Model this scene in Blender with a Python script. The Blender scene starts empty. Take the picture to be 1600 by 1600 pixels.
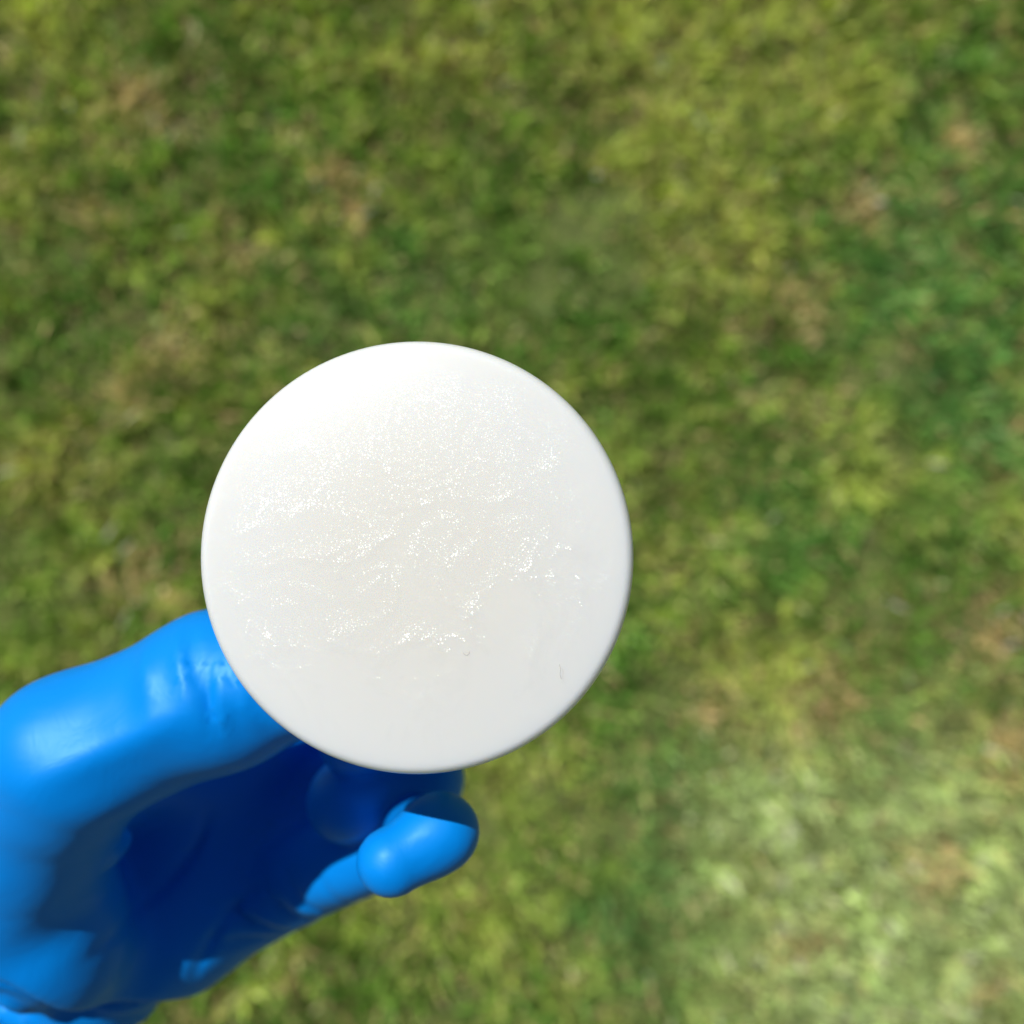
import bpy, math, random
import numpy as np
from mathutils import Vector, Matrix, noise

random.seed(4); rng = np.random.default_rng(4)
S = bpy.context.scene
C = S.collection

# ---------------------------------------------------------------- camera
CAM_H = 1.30
TILT = math.radians(7)
FP = 1600.0                                   # focal length in photo pixels
cd = bpy.data.cameras.new('camera'); cam = bpy.data.objects.new('camera', cd); C.objects.link(cam)
cd.sensor_width = 36; cd.lens = 36.0; cd.clip_start = 0.01; cd.clip_end = 500
cam.location = (0, 0, CAM_H); cam.rotation_euler = (TILT, 0, 0)
cd.dof.use_dof = True; cd.dof.focus_distance = 0.1535; cd.dof.aperture_fstop = 11.8; cd.dof.aperture_blades = 0
S.camera = cam
CM = Matrix.Translation(cam.location) @ Matrix.Rotation(TILT, 4, 'X')
CR = np.array(CM.to_3x3()); CT = np.array(cam.location)

# ---------------------------------------------------------------- light
sun_dir = (Matrix.Rotation(TILT, 3, 'X') @ Vector((-0.42, 0.65, 0.95))).normalized()   # towards the sun
sl = bpy.data.lights.new('sun', 'SUN'); sun = bpy.data.objects.new('sun', sl); C.objects.link(sun)
sl.energy = 5.0; sl.angle = math.radians(0.55); sl.color = (1.0, 0.965, 0.90)
sun.rotation_euler = sun_dir.to_track_quat('Z', 'Y').to_euler(); sun.location = (0, 0, 5)
w = bpy.data.worlds.new('World'); S.world = w; w.use_nodes = True
nt = w.node_tree; bg = nt.nodes['Background']
sky = nt.nodes.new('ShaderNodeTexSky'); sky.sky_type = 'NISHITA'; sky.sun_disc = False
sky.sun_elevation = math.asin(sun_dir.z); sky.sun_rotation = math.atan2(sun_dir.x, sun_dir.y)
sky.air_density = 0.6; sky.dust_density = 0.3
nt.links.new(sky.outputs[0], bg.inputs[0]); bg.inputs[1].default_value = 0.05
S.view_settings.view_transform = 'Standard'; S.view_settings.look = 'None'
S.view_settings.exposure = -0.08; S.view_settings.gamma = 1
S.render.engine = 'CYCLES'; S.cycles.use_denoising = True
S.cycles.max_bounces = 8; S.cycles.diffuse_bounces = 2; S.cycles.sample_clamp_indirect = 6

# ---------------------------------------------------------------- helpers
def mat(name):
    m = bpy.data.materials.new(name); m.use_nodes = True
    return m, m.node_tree, m.node_tree.nodes['Principled BSDF']

def N(nt, t, **kw):
    n = nt.nodes.new(t)
    for k, v in kw.items():
        if k in n.inputs: n.inputs[k].default_value = v
        else: setattr(n, k, v)
    return n

def tag(o, label=None, cat=None, group=None, kind=None):
    for k, v in (('label', label), ('category', cat), ('group', group), ('kind', kind)):
        if v: o[k] = v
    return o

def mesh_obj(name, verts, faces, m, parent=None, smooth=True):
    me = bpy.data.meshes.new(name)
    verts = np.asarray(verts, np.float32)
    me.from_pydata(verts.tolist(), [], faces if isinstance(faces, list) else faces.tolist())
    if smooth: me.polygons.foreach_set('use_smooth', np.ones(len(me.polygons), bool))
    me.materials.append(m)
    o = bpy.data.objects.new(name, me); C.objects.link(o)
    if parent: o.parent = parent
    return o

def to_world(p_mm):                            # hand frame (mm: right, up, towards the viewer) -> world metres
    return (np.asarray(p_mm, float) * 0.001) @ CR.T + CT

def P(px, py, depth):                          # design point of the hand frame, in mm
    return np.array([(px - 800) / FP * depth, -(py - 800) / FP * depth, -depth])

# ---------------------------------------------------------------- lawn: soil, thatch and blades
def fbm(x, y, sc, seed, octv=3):
    out = np.zeros_like(x); a = 1.0
    r = np.random.default_rng(seed)
    for o in range(octv):
        G = r.standard_normal((64, 64))
        u = (x * sc * 2**o + 17.3 * o) % 64; v = (y * sc * 2**o + 5.1 * o) % 64
        i = u.astype(int); j = v.astype(int); fu = u - i; fv = v - j
        fu = fu * fu * (3 - 2 * fu); fv = fv * fv * (3 - 2 * fv); i2 = (i + 1) % 64; j2 = (j + 1) % 64
        out += a * ((G[i, j] * (1 - fu) + G[i2, j] * fu) * (1 - fv) + (G[i, j2] * (1 - fu) + G[i2, j2] * fu) * fv)
        a *= 0.55
    return out

def ground_at(px, py):                         # where a photo pixel meets the lawn
    d = CR @ np.array([(px - 800) / FP, -(py - 800) / FP, -1.0])
    t = CAM_H / -d[2]
    return (CT + d * t)[:2]

m_soil, t, b = mat('soil')
tc = N(t, 'ShaderNodeTexCoord'); nz = N(t, 'ShaderNodeTexNoise', Scale=22.0, Detail=8.0, Roughness=0.7)
t.links.new(tc.outputs['Object'], nz.inputs['Vector'])
cr = N(t, 'ShaderNodeValToRGB'); e = cr.color_ramp.elements
e[0].position = 0.35; e[0].color = (0.06, 0.072, 0.022, 1); e[1].position = 0.68; e[1].color = (0.20, 0.26, 0.06, 1)
t.links.new(nz.outputs['Fac'], cr.inputs[0]); t.links.new(cr.outputs[0], b.inputs['Base Color'])
bp = N(t, 'ShaderNodeBump', Strength=0.8, Distance=0.02); t.links.new(nz.outputs['Fac'], bp.inputs['Height'])
t.links.new(bp.outputs[0], b.inputs['Normal']); b.inputs['Roughness'].default_value = 0.95

n = 120; g = np.linspace(-1, 1, n); g = np.sign(g) * (np.abs(g) ** 3) * 120
X, Y = np.meshgrid(g, g, indexing='ij')
Z = 0.006 * fbm(X, Y, 4.0, 3) * (np.hypot(X, Y) < 6) - 0.004
idx = np.arange(n * n).reshape(n, n)
F = np.stack([idx[:-1, :-1], idx[1:, :-1], idx[1:, 1:], idx[:-1, 1:]], -1).reshape(-1, 4)
tag(mesh_obj('ground', np.stack([X, Y, Z], -1).reshape(-1, 3), F, m_soil), kind='structure')

# tone fields of the turf: plants of yellow, green and blue-green colour grow in patches
YEL = [(1000, 60, 150), (1290, 110, 120), (330, 500, 60), (60, 70, 120), (1180, 1080, 120), (1240, 1400, 150), (1570, 1500, 120),
       (1380, 740, 70), (1560, 800, 60), (20, 330, 70), (700, 100, 90), (1080, 330, 120), (1530, 1250, 110), (100, 720, 90)]
DRY = [(375, 395, 34), (275, 545, 36), (545, 320, 45), (225, 160, 45), (1497, 216, 22), (1492, 222, 22), (1250, 470, 45), (1540, 985, 50), (1590, 1160, 60),
       (160, 340, 35), (195, 610, 45), (1250, 1470, 35), (1540, 1545, 30), (1340, 330, 40), (215, 900, 50), (1110, 1110, 40), (1450, 1350, 50), (520, 270, 25), (1290, 1090, 40), (720, 1000, 60)]
BLU = [(1500, 330, 230), (1560, 560, 200), (1200, 850, 150), (1500, 700, 150), (1060, 1250, 120), (600, 420, 120), (1450, 1500, 250), (1300, 1350, 150), (450, 450, 90), (1000, 1450, 120)]
DRK = [(930, 310, 35), (720, 460, 120), (850, 400, 120), (900, 450, 100), (60, 960, 90), (340, 250, 60), (1330, 880, 80), (1040, 640, 90), (950, 480, 60), (500, 500, 80), (630, 1560, 90),
       (1080, 1190, 90), (1430, 130, 60), (1590, 240, 40), (280, 720, 80), (1000, 1530, 70), (750, 300, 60), (120, 560, 90), (1010, 1050, 80), (1200, 560, 40), (830, 1330, 110)]
HAZE = [(1300, 1450, 230), (1520, 1300, 180), (1450, 1560, 200), (1180, 1250, 110)]  # hazy veil over this corner, painted in as paler blades
def field(x, y, lst):
    v = np.zeros_like(x)
    for px, py, r in lst:
        cx, cy = ground_at(px, py); rr = r / FP * CAM_H
        v += np.exp(-((x - cx) ** 2 + (y - cy) ** 2) / (rr * rr))
    return np.clip(v, 0, 1.3)

def grass(name, n, half, hmin, hmax, wid, lean, seed, dead, m, label):
    r = np.random.default_rng(seed)
    far = np.where(r.random(n) < 0.36, half, 1.15); x = r.uniform(-1, 1, n) * far; y = r.uniform(-1, 1, n) * far
    # tufts: pull blades towards tuft centres, thinner in the dark hollows
    dk = field(x, y, DRK)
    tuft = fbm(x, y, 30.0, seed + 1)
    keep = r.random(n) < np.clip(0.95 + 0.28 * tuft - 0.30 * dk, 0.35, 1)
    x, y = x[keep], y[keep]; n = len(x)
    yl, dr, bl, dk, hz = (field(x, y, L) for L in (YEL, DRY, BLU, DRK, HAZE))
    tuft = fbm(x, y, 30.0, seed + 1); big = fbm(x, y, 4.0, 77); med = fbm(x, y, 9.0, 78); fin = fbm(x, y, 38.0, 79); fin2 = fbm(x, y, 80.0, 80, 2)
    h = r.uniform(hmin, hmax, n) * np.clip(1 + 0.36 * tuft - 0.3 * dk, 0.4, 1.6)
    a = r.uniform(0, 2 * math.pi, n); le = lean * r.uniform(0.3, 1.4, n)
    dx, dy = np.cos(a), np.sin(a)
    wv = wid * r.uniform(0.6, 1.3, n) * np.where(np.hypot(x, y) > 1.6, 2.2, 1.0)
    z0 = -0.002
    ts = [0, 0.4, 0.75, 1.0]; ws = [0.8, 1.0, 0.7, 0.0]
    tw = r.normal(0, 0.5, n)
    V = []
    for q, (tt, ww) in enumerate(zip(ts, ws)):
        off = le * h * (tt ** 1.6); zz = z0 + h * tt * np.sqrt(np.clip(1 - (le * 0.75) ** 2, 0.05, 1))
        cx, cy = x + dx * off, y + dy * off
        sx, sy = -np.sin(a + tw * tt), np.cos(a + tw * tt)
        if q < 3:
            V += [np.stack([cx - sx * wv * ww / 2, cy - sy * wv * ww / 2, zz], -1), np.stack([cx + sx * wv * ww / 2, cy + sy * wv * ww / 2, zz], -1)]
        else:
            V += [np.stack([cx, cy, zz], -1)]
    V = np.stack(V, 1)                                   # n,7,3
    base = (np.arange(n) * 7)[:, None]
    L = np.concatenate([base + np.array([0, 1, 3, 2]), base + np.array([2, 3, 5, 4]), base + np.array([4, 5, 6])], 1).ravel()
    me = bpy.data.meshes.new(name)
    me.vertices.add(n * 7); me.vertices.foreach_set('co', V.astype(np.float32).ravel())
    me.loops.add(len(L)); me.loops.foreach_set('vertex_index', L.astype(np.int32))
    me.polygons.add(n * 3)
    ls = (np.arange(n)[:, None] * 11 + np.array([0, 4, 8])).ravel(); lt = np.tile([4, 4, 3], n)
    me.polygons.foreach_set('loop_start', ls.astype(np.int32)); me.polygons.foreach_set('loop_total', lt.astype(np.int32))
    me.update(); me.validate()
    # colour of each blade
    c_g = np.array([0.125, 0.285, 0.03]); c_y = np.array([0.45, 0.53, 0.11]); c_b = np.array([0.13, 0.33, 0.075])
    c_d = np.array([0.62, 0.47, 0.24]); c_hz = np.array([0.52, 0.64, 0.29]); c_t = np.array([0.34, 0.27, 0.12])
    if dead:
        c_g = c_y = c_b = np.array([0.40, 0.31, 0.13])
    def mixc(c, c2, f): f = np.clip(f, 0, 1)[:, None]; return c * (1 - f) + c2 * f
    col = np.tile(c_g, (n, 1)) * 1.0
    col = mixc(col, c_b, bl * 0.85 + 0.25 * (med < -0.6))
    col = mixc(col, c_y, 0.75 * yl + np.clip(0.20 + 0.20 * big + 0.22 * med + 0.24 * fin + 0.22 * fin2 - 0.25 * bl, 0, 0.9))
    col = mixc(col, np.array([0.10, 0.24, 0.035]), 0.6 * dk)
    col = mixc(col, c_hz, 0.65 * hz)
    rnd = r.random(n)
    col = mixc(col, c_t, (rnd < 0.16 + 0.10 * (big < -0.2) - 0.1 * dk) * 0.85 * np.clip(1 - bl, 0.3, 1))
    col = mixc(col, c_d, ((r.random(n) < 0.05 + 0.8 * dr) * 0.9))
    col *= r.uniform(0.65, 1.55, (n, 1)) * np.clip(1 + 0.15 * fin[:, None] + 0.19 * fin2[:, None], 0.5, 1.7)
    glint = (r.random(n) < 0.06 * np.clip(1 + fin2, 0, 3)); col[glint] = np.minimum(col[glint] * 1.9 + np.array([0.10, 0.11, 0.05]), 0.8)  # sunlit glints painted into the colour of a few random blades
    at = me.color_attributes.new('blade', 'FLOAT_COLOR', 'POINT')
    full = np.concatenate([np.repeat(col, 7, 0), np.ones((n * 7, 1))], 1)
    at.data.foreach_set('color', full.astype(np.float32).ravel())
    me.materials.append(m)
    o = bpy.data.objects.new(name, me); C.objects.link(o)
    tag(o, label, 'grass', kind='stuff'); return o

m_gr, t, b = mat('grass_blade')
ca = N(t, 'ShaderNodeVertexColor', layer_name='blade')
t.links.new(ca.outputs[0], b.inputs['Base Color']); b.inputs['Roughness'].default_value = 0.45; b.inputs['Specular IOR Level'].default_value = 0.35
tr = N(t, 'ShaderNodeBsdfTranslucent'); mx = N(t, 'ShaderNodeMixShader'); mx.inputs[0].default_value = 0.35
hs = N(t, 'ShaderNodeMix', data_type='RGBA', blend_type='MULTIPLY'); hs.inputs[0].default_value = 1; hs.inputs[7].default_value = (1.2, 1.25, 0.5, 1)
t.links.new(ca.outputs[0], hs.inputs[6]); t.links.new(hs.outputs[2], tr.inputs[0])
t.links.new(b.outputs[0], mx.inputs[1]); t.links.new(tr.outputs[0], mx.inputs[2]); t.links.new(mx.outputs[0], t.nodes['Material Output'].inputs[0])
grass('grass', 340000, 3.6, 0.012, 0.032, 0.0038, 0.75, 11, False, m_gr, 'patchy yellow and green lawn grass far below the gloved hand')
grass('thatch', 50000, 2.6, 0.008, 0.026, 0.0030, 1.25, 21, True, m_gr, 'dry brown thatch lying between the green lawn blades')

# ---------------------------------------------------------------- pearl disc
def pearl():
    m, t, b = mat('pearl')
    tc = N(t, 'ShaderNodeTexCoord'); ob = tc.outputs['Object']
    # pigment clouds under the clear surface
    n1 = N(t, 'ShaderNodeTexNoise', Scale=85.0, Detail=1.8, Roughness=0.5, Distortion=1.3); t.links.new(ob, n1.inputs['Vector'])
    bump = N(t, 'ShaderNodeBump', Strength=0.55, Distance=0.003); t.links.new(n1.outputs['Fac'], bump.inputs['Height'])
    # mica flakes: each cell its own tilt
    vo = N(t, 'ShaderNodeTexVoronoi', Scale=8500.0); t.links.new(ob, vo.inputs['Vector'])
    sub = N(t, 'ShaderNodeVectorMath', operation='SUBTRACT'); sub.inputs[1].default_value = (0.5, 0.5, 0.5); t.links.new(vo.outputs['Color'], sub.inputs[0])
    scl = N(t, 'ShaderNodeVectorMath', operation='SCALE'); scl.inputs['Scale'].default_value = 0.55; t.links.new(sub.outputs[0], scl.inputs[0])
    add = N(t, 'ShaderNodeVectorMath', operation='ADD'); t.links.new(bump.outputs[0], add.inputs[0]); t.links.new(scl.outputs[0], add.inputs[1])
    nrm = N(t, 'ShaderNodeVectorMath', operation='NORMALIZE'); t.links.new(add.outputs[0], nrm.inputs[0])
    # body
    
    ln = N(t, 'ShaderNodeVectorMath', operation='LENGTH'); fl = N(t, 'ShaderNodeVectorMath', operation='MULTIPLY'); fl.inputs[1].default_value = (1, 1, 0)
    t.links.new(ob, fl.inputs[0]); t.links.new(fl.outputs[0], ln.inputs[0])
    edge = N(t, 'ShaderNodeMapRange', interpolation_type='SMOOTHSTEP'); edge.inputs['From Min'].default_value = 0.008; edge.inputs['From Max'].default_value = 0.031
    t.links.new(ln.outputs['Value'], edge.inputs[0])
    bc = N(t, 'ShaderNodeMix', data_type='RGBA'); bc.inputs[6].default_value = (0.71, 0.712, 0.675, 1); bc.inputs[7].default_value = (0.73, 0.75, 0.745, 1)
    t.links.new(edge.outputs[0], bc.inputs[0]); t.links.new(bc.outputs[2], b.inputs['Base Color']); b.inputs['Roughness'].default_value = 0.5
    b.inputs['Specular IOR Level'].default_value = 0.25
    b.inputs['Subsurface Weight'].default_value = 0.8; b.inputs['Subsurface Scale'].default_value = 0.006
    b.inputs['Subsurface Radius'].default_value = (1.0, 0.8, 0.6)
    b.inputs['Coat Weight'].default_value = 0.9; b.inputs['Coat Roughness'].default_value = 0.3; b.inputs['Coat IOR'].default_value = 1.5
    gl = N(t, 'ShaderNodeBsdfAnisotropic'); gl.inputs['Roughness'].default_value = 0.27
    hsv = N(t, 'ShaderNodeHueSaturation', Saturation=0.18, Value=1.5); t.links.new(vo.outputs['Color'], hsv.inputs['Color'])
    t.links.new(hsv.outputs[0], gl.inputs['Color']); t.links.new(nrm.outputs[0], gl.inputs['Normal'])
    # share of flakes varies through the pour
    n2 = N(t, 'ShaderNodeTexNoise', Scale=85.0, Detail=6.0, Roughness=0.65, Distortion=1.5); t.links.new(ob, n2.inputs['Vector'])
    mr = N(t, 'ShaderNodeMapRange'); mr.inputs['From Min'].default_value = 0.49; mr.inputs['From Max'].default_value = 0.68; mr.inputs['To Min'].default_value = 0.008; mr.inputs['To Max'].default_value = 0.055
    t.links.new(n2.outputs['Fac'], mr.inputs[0])
    edge2 = N(t, 'ShaderNodeMapRange', interpolation_type='SMOOTHSTEP'); edge2.inputs['From Min'].default_value = 0.024; edge2.inputs['From Max'].default_value = 0.0315
    t.links.new(ln.outputs['Value'], edge2.inputs[0])
    em = N(t, 'ShaderNodeMath', operation='MULTIPLY_ADD'); em.inputs[1].default_value = -0.9; em.inputs[2].default_value = 1.0
    t.links.new(edge2.outputs[0], em.inputs[0]); sh = N(t, 'ShaderNodeMath', operation='MULTIPLY'); t.links.new(em.outputs[0], sh.inputs[0]); t.links.new(mr.outputs[0], sh.inputs[1])
    mx = N(t, 'ShaderNodeMixShader'); t.links.new(sh.outputs[0], mx.inputs[0]); t.links.new(b.outputs[0], mx.inputs[1]); t.links.new(gl.outputs[0], mx.inputs[2])
    t.links.new(mx.outputs[0], t.nodes['Material Output'].inputs[0])
    return m
m_pearl = pearl()
R0 = 32.0
prof = [(0, 2.3)]
for k in range(1, 16):
    r = 30.4 * k / 15; prof.append((r, 2.3 - 1.6 * (r / 30.4) ** 2.6))
r1, z1 = prof[-1]
for k in range(1, 15):                                # rounded rim
    a = k / 14 * math.radians(115); 
    prof.append((r1 + 1.6 * math.sin(min(a, math.pi / 2)) - (0.9 * (a - math.pi / 2) ** 2 * 5 if a > math.pi / 2 else 0), z1 - 2.2 * (1 - math.cos(a)) if a < math.pi / 2 else z1 - 2.2 - 2.2 * math.sin(a - math.pi / 2)))
rr, zz = prof[-1]
for k in range(1, 13):                                # underside curving in to a flat base
    s = k / 12; prof.append((rr + (16 - rr) * s ** 1.05, zz - (24 + zz + 4) * math.sin(s * math.pi / 2) if False else zz + (-28.5 - zz) * math.sin(s * math.pi / 2) ** 0.9))
prof.append((14.5, -29.3)); prof.append((8, -29.6)); prof.append((0, -29.6))
seg = 160
V = [(0, 0, prof[0][1])]; F = []
rings = prof[1:-1]
for (r, z) in rings:
    for q in range(seg):
        a = 2 * math.pi * q / seg; V.append((r * math.cos(a), r * math.sin(a), z))
V.append((0, 0, prof[-1][1]))
for q in range(seg): F.append((0, 1 + q, 1 + (q + 1) % seg))
for i in range(len(rings) - 1):
    for q in range(seg):
        a0 = 1 + i * seg + q; a1 = 1 + i * seg + (q + 1) % seg; F.append((a0, a0 + seg, a1 + seg, a1))
L0 = 1 + (len(rings) - 1) * seg
for q in range(seg): F.append((L0 + q, len(V) - 1, L0 + (q + 1) % seg))
D0 = 153.0
disc = mesh_obj('pearl_disc', np.array(V) * (0.001, 0.001, 0.001) * (1.031, 1.031, 1.0), F, m_pearl)
disc.matrix_world = Matrix.Translation(Vector(to_world(P(651, 872, D0 + 2.0)))) @ Matrix.Rotation(TILT, 4, 'X')
tag(disc, 'round glossy pearl white disc held up in front of the lawn', 'disc')

# ---------------------------------------------------------------- gloved hand, one skin from a distance field
def cone(p, a, ra, b, rb):
    ba = b - a; l2 = ba @ ba; rr = ra - rb; a2 = l2 - rr * rr; il2 = 1 / l2
    pa = p - a; y = pa @ ba; z = y - l2
    x2 = ((pa * l2 - y[:, None] * ba) ** 2).sum(1)
    y2 = y * y * l2; z2 = z * z * l2
    k = np.sign(rr) * rr * rr * x2
    d = (np.sqrt(np.maximum(x2 * a2 * il2, 0)) + y * rr) * il2 - ra
    c1 = np.sign(z) * a2 * z2 > k; c2 = (~c1) & (np.sign(y) * a2 * y2 < k)
    d = np.where(c1, np.sqrt(x2 + z2) * il2 - rb, d)
    return np.where(c2, np.sqrt(x2 + y2) * il2 - ra, d)
def smin(a, b, k):
    h = np.clip(k - np.abs(a - b), 0, None) / k
    return np.minimum(a, b) - h * h * k * 0.25
def gauss(p, c, r): return np.exp(-((p - c) ** 2).sum(1) / (r * r))

TH = [(P(0, 1372, 214), 20), (P(110, 1184, 190), 14.1), (P(338, 1080, 191), 14.1), (P(505, 1036, 187.5), 11.6)]
IX = [(P(440, 1120, 250), 11.5), (P(650, 1010, 254), 10), (P(742, 960, 224), 8.8), (P(720, 930, 192.5), 8)]
MD = [(P(452, 1215, 258), 12), (P(700, 1125, 250), 10.8), (P(672, 1115, 228), 9), (P(560, 1150, 222), 8.5)]
RG = [(P(435, 1300, 256), 12.0), (P(644, 1222, 250), 10.7), (P(652, 1214, 234), 9.6), (P(546, 1250, 226), 9.2)]
LT = [(P(400, 1388, 254), 12.6), (P(650, 1300, 227), 8.3), (P(688, 1301, 181), 5.5), (P(611, 1345, 177), 6.0)]
WR = P(-60, 1640, 246)
def seg_(p, ch, i): return cone(p, ch[i][0], ch[i][1], ch[i + 1][0], ch[i + 1][1])
def hand(p):
    d = cone(p, WR, 20, IX[0][0], 11.5)
    for ch in (MD, RG): d = smin(d, cone(p, WR, 19, ch[0][0], ch[0][1]), 9)
    d = smin(d, cone(p, P(134, 1522, 235), 18.6, LT[0][0], LT[0][1]), 9)      # heel on the little-finger side
    d = smin(d, cone(p, WR, 23, P(120, 1500, 240), 18), 10)
    d = smin(d, cone(p, P(0, 1400, 216), 17.5, P(78, 1476, 216), 16.0), 8)    # heel of the palm
    d = smin(d, seg_(p, TH, 0), 12)                                          # ball of the thumb
    d = smin(d, cone(p, P(60, 1250, 222), 12, P(400, 1150, 248), 8), 9)     # web to the index finger
    for ch in (IX, MD, RG, LT): d = smin(d, seg_(p, ch, 0), 4.0)
    d = smin(d, seg_(p, TH, 1), 5.5)
    d = smin(d, seg_(p, TH, 2), 5)
    for ch in (IX, MD, RG, LT):
        f = smin(seg_(p, ch, 1), seg_(p, ch, 2), 5.5 if ch is LT else 4.5)
        f = smin(f, seg_(p, ch, 0), 3.0)
        d = smin(d, f, 1.4)
    # forearm and bunched cuff
    fa = P(-420, 1830, 262)
    ax = (fa - WR); al = np.linalg.norm(ax); ax = ax / al
    s = (p - WR) @ ax
    arm = cone(p, WR, 27, fa, 31) 
    rip = 1.3 * np.sin(s * 0.55 + 0.05 * p[:, 0] + 2.0 * np.sin(p[:, 1] * 0.09)) + 0.6 * np.sin(s * 1.3 + p[:, 0] * 0.16)
    arm = arm - rip * np.clip((s + 4) / 8, 0, 1)
    d = smin(d, arm, 4)
    def crease(a, b, r, dep, rb=None):
        nonlocal d
        q = cone(p, a, r, b, rb or r * 0.5)
        d = d + dep * np.exp(-np.clip(q, 0, None) ** 2 / (r * r * 1.5))
    def fold(o, ax3, px, py, dp, rad, s0, w, dep, skew=0.0, bend=0.0):
        nonlocal d                                        # one irregular groove (dep > 0) or ridge across a finger
        c = P(px, py, dp); q = p - c; sv = q @ ax3
        cr = q - sv[:, None] * ax3; side = cr[:, 1]
        sv = sv - s0 - skew * side - bend * side * side
        d = d + dep * np.exp(-(sv / w) ** 2) * np.exp(-(q ** 2).sum(1) / rad ** 2)
    u = TH[2][0] - TH[1][0]; u = u / np.linalg.norm(u)
    for a in [(212, 1045, 175, 8.0, 0, 2.2, -0.9, 0.15), (268, 1030, 174, 7, 0, 1.2, -0.9, 0.1),
              (292, 1040, 174, 8, 0, 1.0, 0.7, 0.1), (318, 1090, 173, 8, 0, 1.0, 1.2, 0.35, 0.02), (338, 1125, 173, 6, 0, 1.3, -0.8, 0.45),
              (352, 1060, 173, 8, 0, 0.9, 0.9, -0.1, 0.03), (372, 1095, 173, 7, 0, 1.8, -0.9, 0.1)]:
        fold(None, u, *a)
    n_ = np.array([-u[1], u[0], 0.0]); q = p - P(170, 1168, 178)
    d = d - 1.2 * np.exp(-((q @ n_) / 3.5) ** 2) * np.exp(-((q @ u) / 14) ** 4) * np.exp(-np.clip(q[:, 2] + 14, None, 0) ** 2 / 30)
    # creases where the thumb folds to the palm
    crease(P(60, 1272, 188), P(185, 1284, 197), 0.7, 2.2)
    crease(P(170, 1335, 203), P(218, 1302, 212), 1.2, -2.2)
    # the cuff bunches below the heel of the palm
    nv = np.array([-0.65, -0.76, 0.0]); tv = np.array([0.76, -0.65, 0.0]); q = p - P(-6, 1500, 206)
    tn = q @ nv + 1.2 * np.sin((q @ tv) * 0.22); along = q @ tv
    stp = np.clip(tn / 4 + 0.5, 0, 1); stp = stp * stp * (3 - 2 * stp)
    d = d + 3.5 * stp + 2.4 * np.exp(-(tn / 1.3) ** 2) - stp * (0.75 * np.sin(tn * 0.6 + 1.5 * np.sin(along * 0.16) + 0.09 * along) + 0.25 * np.sin(tn * 1.4 - along * 0.33))
    d = d - 1.6 * gauss(p, P(255, 1525, 226), 8)
    # wrinkles over the root of the little finger
    u2 = LT[1][0] - LT[0][0]; u2 = u2 / np.linalg.norm(u2)
    for a in [(372, 1445, 242, 8, 0, 1.2, 1.3, -0.5), (398, 1435, 240, 8, 0, 0.9, 1.5, -0.4), (418, 1430, 238, 9, 0, 1.6, -1.2, -0.5),
              (444, 1420, 236, 8, 0, 0.8, 1.3, -0.3), (462, 1415, 234, 8, 0, 0.8, -0.7, -0.2), (476, 1410, 233, 7, 0, 0.7, 1.0, -0.1), (520, 1395, 230, 7, 0, 1.0, 0.4, 0.0)]:
        fold(None, u2, *a)
    # palm lines pressed into the rubber
    for (x0, y0, x1, y1, dp) in ((345, 1270, 255, 1400, 3.0), (300, 1500, 420, 1350, 2.2)):
        a = P(x0, y0, 240)[:2]; b = P(x1, y1, 240)[:2]; e_ = (b - a) / np.linalg.norm(b - a); q = p[:, :2] - (a + b) / 2
        across = q @ np.array([-e_[1], e_[0]]) + 0.05 * (q @ e_) ** 2 * 0.3
        d = d + dp * 0.4 * np.exp(-(across / 1.2) ** 2 - ((q @ e_) / 11) ** 4) * (p[:, 2] > -262)
    d = d - 0.30 * np.sin(p[:, 0] * 0.21 + 2 * np.sin(p[:, 1] * 0.11)) * np.sin(p[:, 1] * 0.19 + p[:, 2] * 0.13)
    return d

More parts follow.
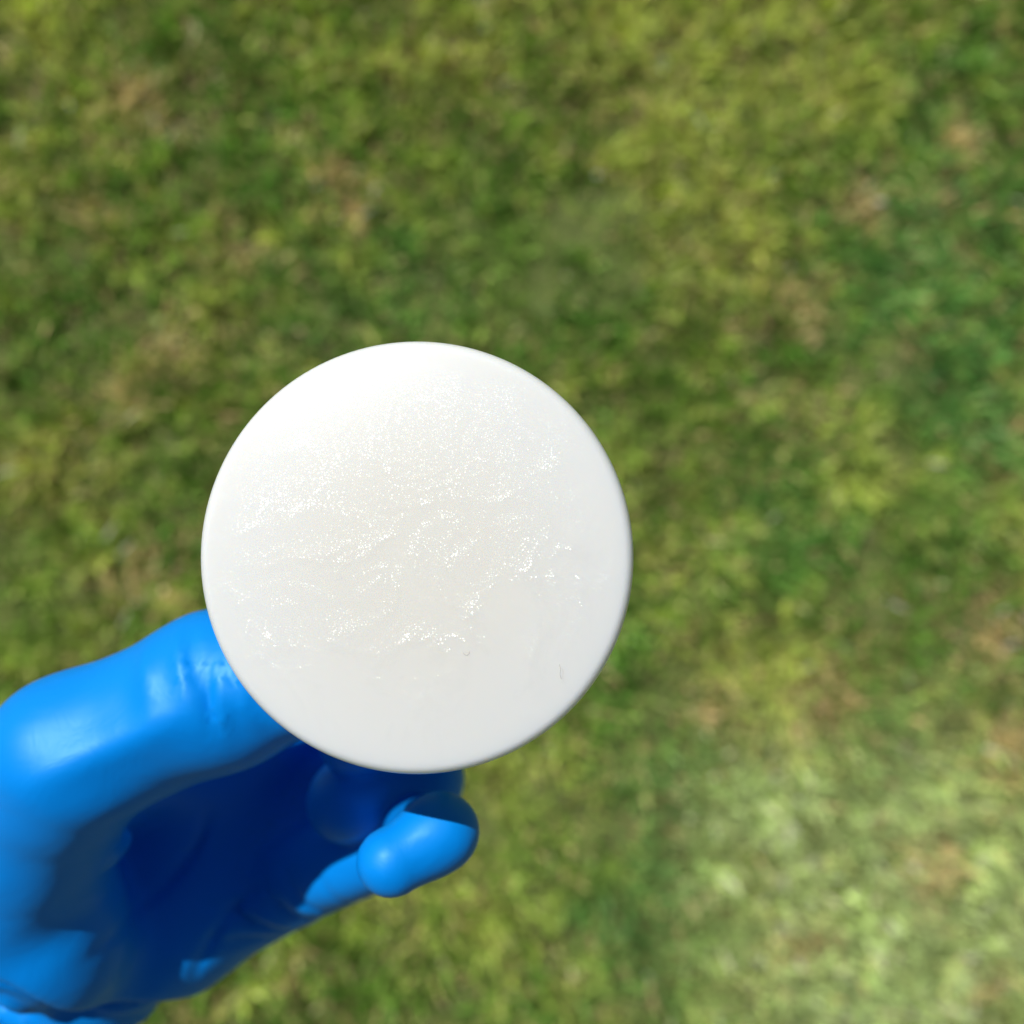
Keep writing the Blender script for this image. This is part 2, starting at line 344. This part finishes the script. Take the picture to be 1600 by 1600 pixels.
lo = np.array([-235., -205, -285]); hi = np.array([12., -8, -166]); st = 1.25
sh = np.ceil((hi - lo) / st).astype(int)
ax_ = [lo[i] + st * np.arange(sh[i]) for i in range(3)]
G = np.stack(np.meshgrid(*ax_, indexing='ij'), -1).reshape(-1, 3)
D = np.concatenate([hand(G[i:i + 400000]) for i in range(0, len(G), 400000)]).reshape(sh)
def surface_nets(D):
    n = D.shape; ins = D < 0
    c = np.zeros((n[0] - 1, n[1] - 1, n[2] - 1), int)
    for i in (0, 1):
        for j in (0, 1):
            for k in (0, 1): c += ins[i:n[0] - 1 + i, j:n[1] - 1 + j, k:n[2] - 1 + k]
    act = (c > 0) & (c < 8); ids = -np.ones(act.shape, int); ids[act] = np.arange(act.sum())
    ii = np.argwhere(act); V = np.zeros((len(ii), 3)); W = np.zeros(len(ii))
    corners = [(i, j, k) for i in (0, 1) for j in (0, 1) for k in (0, 1)]
    for a in corners:
        for ax in range(3):
            if a[ax] == 0:
                bb = list(a); bb[ax] = 1
                da = D[tuple((ii + a).T)]; db = D[tuple((ii + bb).T)]
                m = (da < 0) != (db < 0); tt = np.where(m, da / np.where(m, da - db, 1), 0)
                pt = ii + np.array(a) + tt[:, None] * (np.array(bb) - a)
                V += pt * m[:, None]; W += m
    V /= W[:, None]; Q = []
    for ax in range(3):
        o1, o2 = [(1, 2), (2, 0), (0, 1)][ax]
        s0 = [slice(1, -1)] * 3; s0[ax] = slice(0, -1); s1 = list(s0); s1[ax] = slice(1, None)
        A = ins[tuple(s0)]; B = ins[tuple(s1)]
        pos = np.argwhere(A != B); off = np.ones(3, int); off[ax] = 0; pos = pos + off
        e1 = np.zeros(3, int); e1[o1] = 1; e2 = np.zeros(3, int); e2[o2] = 1
        q = np.stack([ids[tuple((pos - e).T)] for e in (e1 * 0, e1, e1 + e2, e2)], 1)
        fl = ins[tuple(pos.T)]; q[~fl] = q[~fl][:, ::-1]
        Q.append(q)
    return V, np.concatenate(Q)
V, Q = surface_nets(D)
V = lo + V * st
for _ in range(3):                                         # settle the vertices on the true surface
    e = 0.05; d0 = hand(V)
    gr = np.stack([(hand(V + np.eye(3)[i] * e) - d0) / e for i in range(3)], 1)
    V = V - np.clip(d0, -1, 1)[:, None] * gr / np.maximum((gr ** 2).sum(1), 0.3)[:, None]

m_gl, t, b = mat('blue_nitrile')
b.inputs['Base Color'].default_value = (0.0001, 0.235, 0.78, 1); b.inputs['Roughness'].default_value = 0.44; b.inputs['Specular Tint'].default_value = (0.42, 0.78, 1, 1)
b.inputs['Specular IOR Level'].default_value = 0.42
tc = N(t, 'ShaderNodeTexCoord'); nz = N(t, 'ShaderNodeTexNoise', Scale=110.0, Detail=3.0, Roughness=0.55, Distortion=0.8); t.links.new(tc.outputs['Object'], nz.inputs['Vector'])
bp = N(t, 'ShaderNodeBump', Strength=0.1, Distance=0.0016); t.links.new(nz.outputs['Fac'], bp.inputs['Height']); t.links.new(bp.outputs[0], b.inputs['Normal'])

wrist_w = Vector(to_world(WR))
person = bpy.data.objects.new('person', None); C.objects.link(person); person.location = wrist_w
person.empty_display_size = 0.02
tag(person, "left hand in a bright blue rubber glove gripping the white disc from behind", 'person')
glove = mesh_obj('glove', to_world(V) - np.array(wrist_w), Q, m_gl, person)
glove.location = (0, 0, 0)


# ---------------------------------------------------------------- rolled cuff and the bare forearm beyond it
def tube(name, pts, rads, m, parent, seg=48):
    pts = np.array(pts, float); tg = np.gradient(pts, axis=0); tg /= np.linalg.norm(tg, axis=1)[:, None]
    V = []; F = []
    for i, (c, q) in enumerate(zip(pts, tg)):
        a1 = np.cross(q, [0, 0, 1.0]); a1 /= np.linalg.norm(a1); a2 = np.cross(q, a1)
        for k in range(seg):
            an = 2 * math.pi * k / seg; V.append(c + rads[i] * (math.cos(an) * a1 + math.sin(an) * a2))
    for i in range(len(pts) - 1):
        for k in range(seg):
            F.append((i * seg + k, i * seg + (k + 1) % seg, (i + 1) * seg + (k + 1) % seg, (i + 1) * seg + k))
    V += [pts[0], pts[-1]]; n0 = len(V) - 2; o = (len(pts) - 1) * seg
    for k in range(seg): F += [(n0, (k + 1) % seg, k), (n0 + 1, o + k, o + (k + 1) % seg)]
    ob = mesh_obj(name, to_world(np.array(V)) - (np.array(wrist_w) if parent else 0), F, m, parent); ob.location = (0, 0, 0)
    return ob
fa = P(-420, 1830, 262); fd = (fa - WR) / np.linalg.norm(fa - WR)
bead = tube('cuff', [fa + fd * (16 + 2.2 * math.cos(a)) for a in np.linspace(math.pi, 0, 9)], [29.5 + 3.0 * math.sin(a) for a in np.linspace(math.pi, 0, 9)], m_gl, glove)
bead.parent = glove
m_sk, t, b = mat('skin')
tc = N(t, 'ShaderNodeTexCoord'); nz = N(t, 'ShaderNodeTexNoise', Scale=60.0, Detail=5.0); t.links.new(tc.outputs['Object'], nz.inputs['Vector'])
cr = N(t, 'ShaderNodeValToRGB'); e = cr.color_ramp.elements
e[0].color = (0.42, 0.22, 0.15, 1); e[1].color = (0.56, 0.33, 0.23, 1); t.links.new(nz.outputs['Fac'], cr.inputs[0]); t.links.new(cr.outputs[0], b.inputs['Base Color'])
b.inputs['Roughness'].default_value = 0.55; b.inputs['Subsurface Weight'].default_value = 0.15; b.inputs['Subsurface Scale'].default_value = 0.004
tube('forearm', [fa + fd * q for q in np.linspace(2, 210, 12)], [27.5 + 11 * math.sin(x * 1.5) for x in np.linspace(0, 1, 12)], m_sk, person)

# ---------------------------------------------------------------- lint lying on the disc
m_li, t, b = mat('lint'); b.inputs['Base Color'].default_value = (0.36, 0.35, 0.33, 1); b.inputs['Roughness'].default_value = 0.8
for pts, lab in (([(724, 1020), (726, 1023), (730, 1024), (733, 1021), (733, 1018)], 'tiny curled dark fibre lying on the lower middle of the white disc'),
                 ([(874, 1038), (876, 1046), (875, 1054), (877, 1061)], 'thin straight dark hair lying near the lower right rim of the white disc')):
    o = tube('lint', [P(x, y, 152.9) for x, y in pts], [0.028] * len(pts), m_li, None, 8)
    tag(o, lab, 'lint')
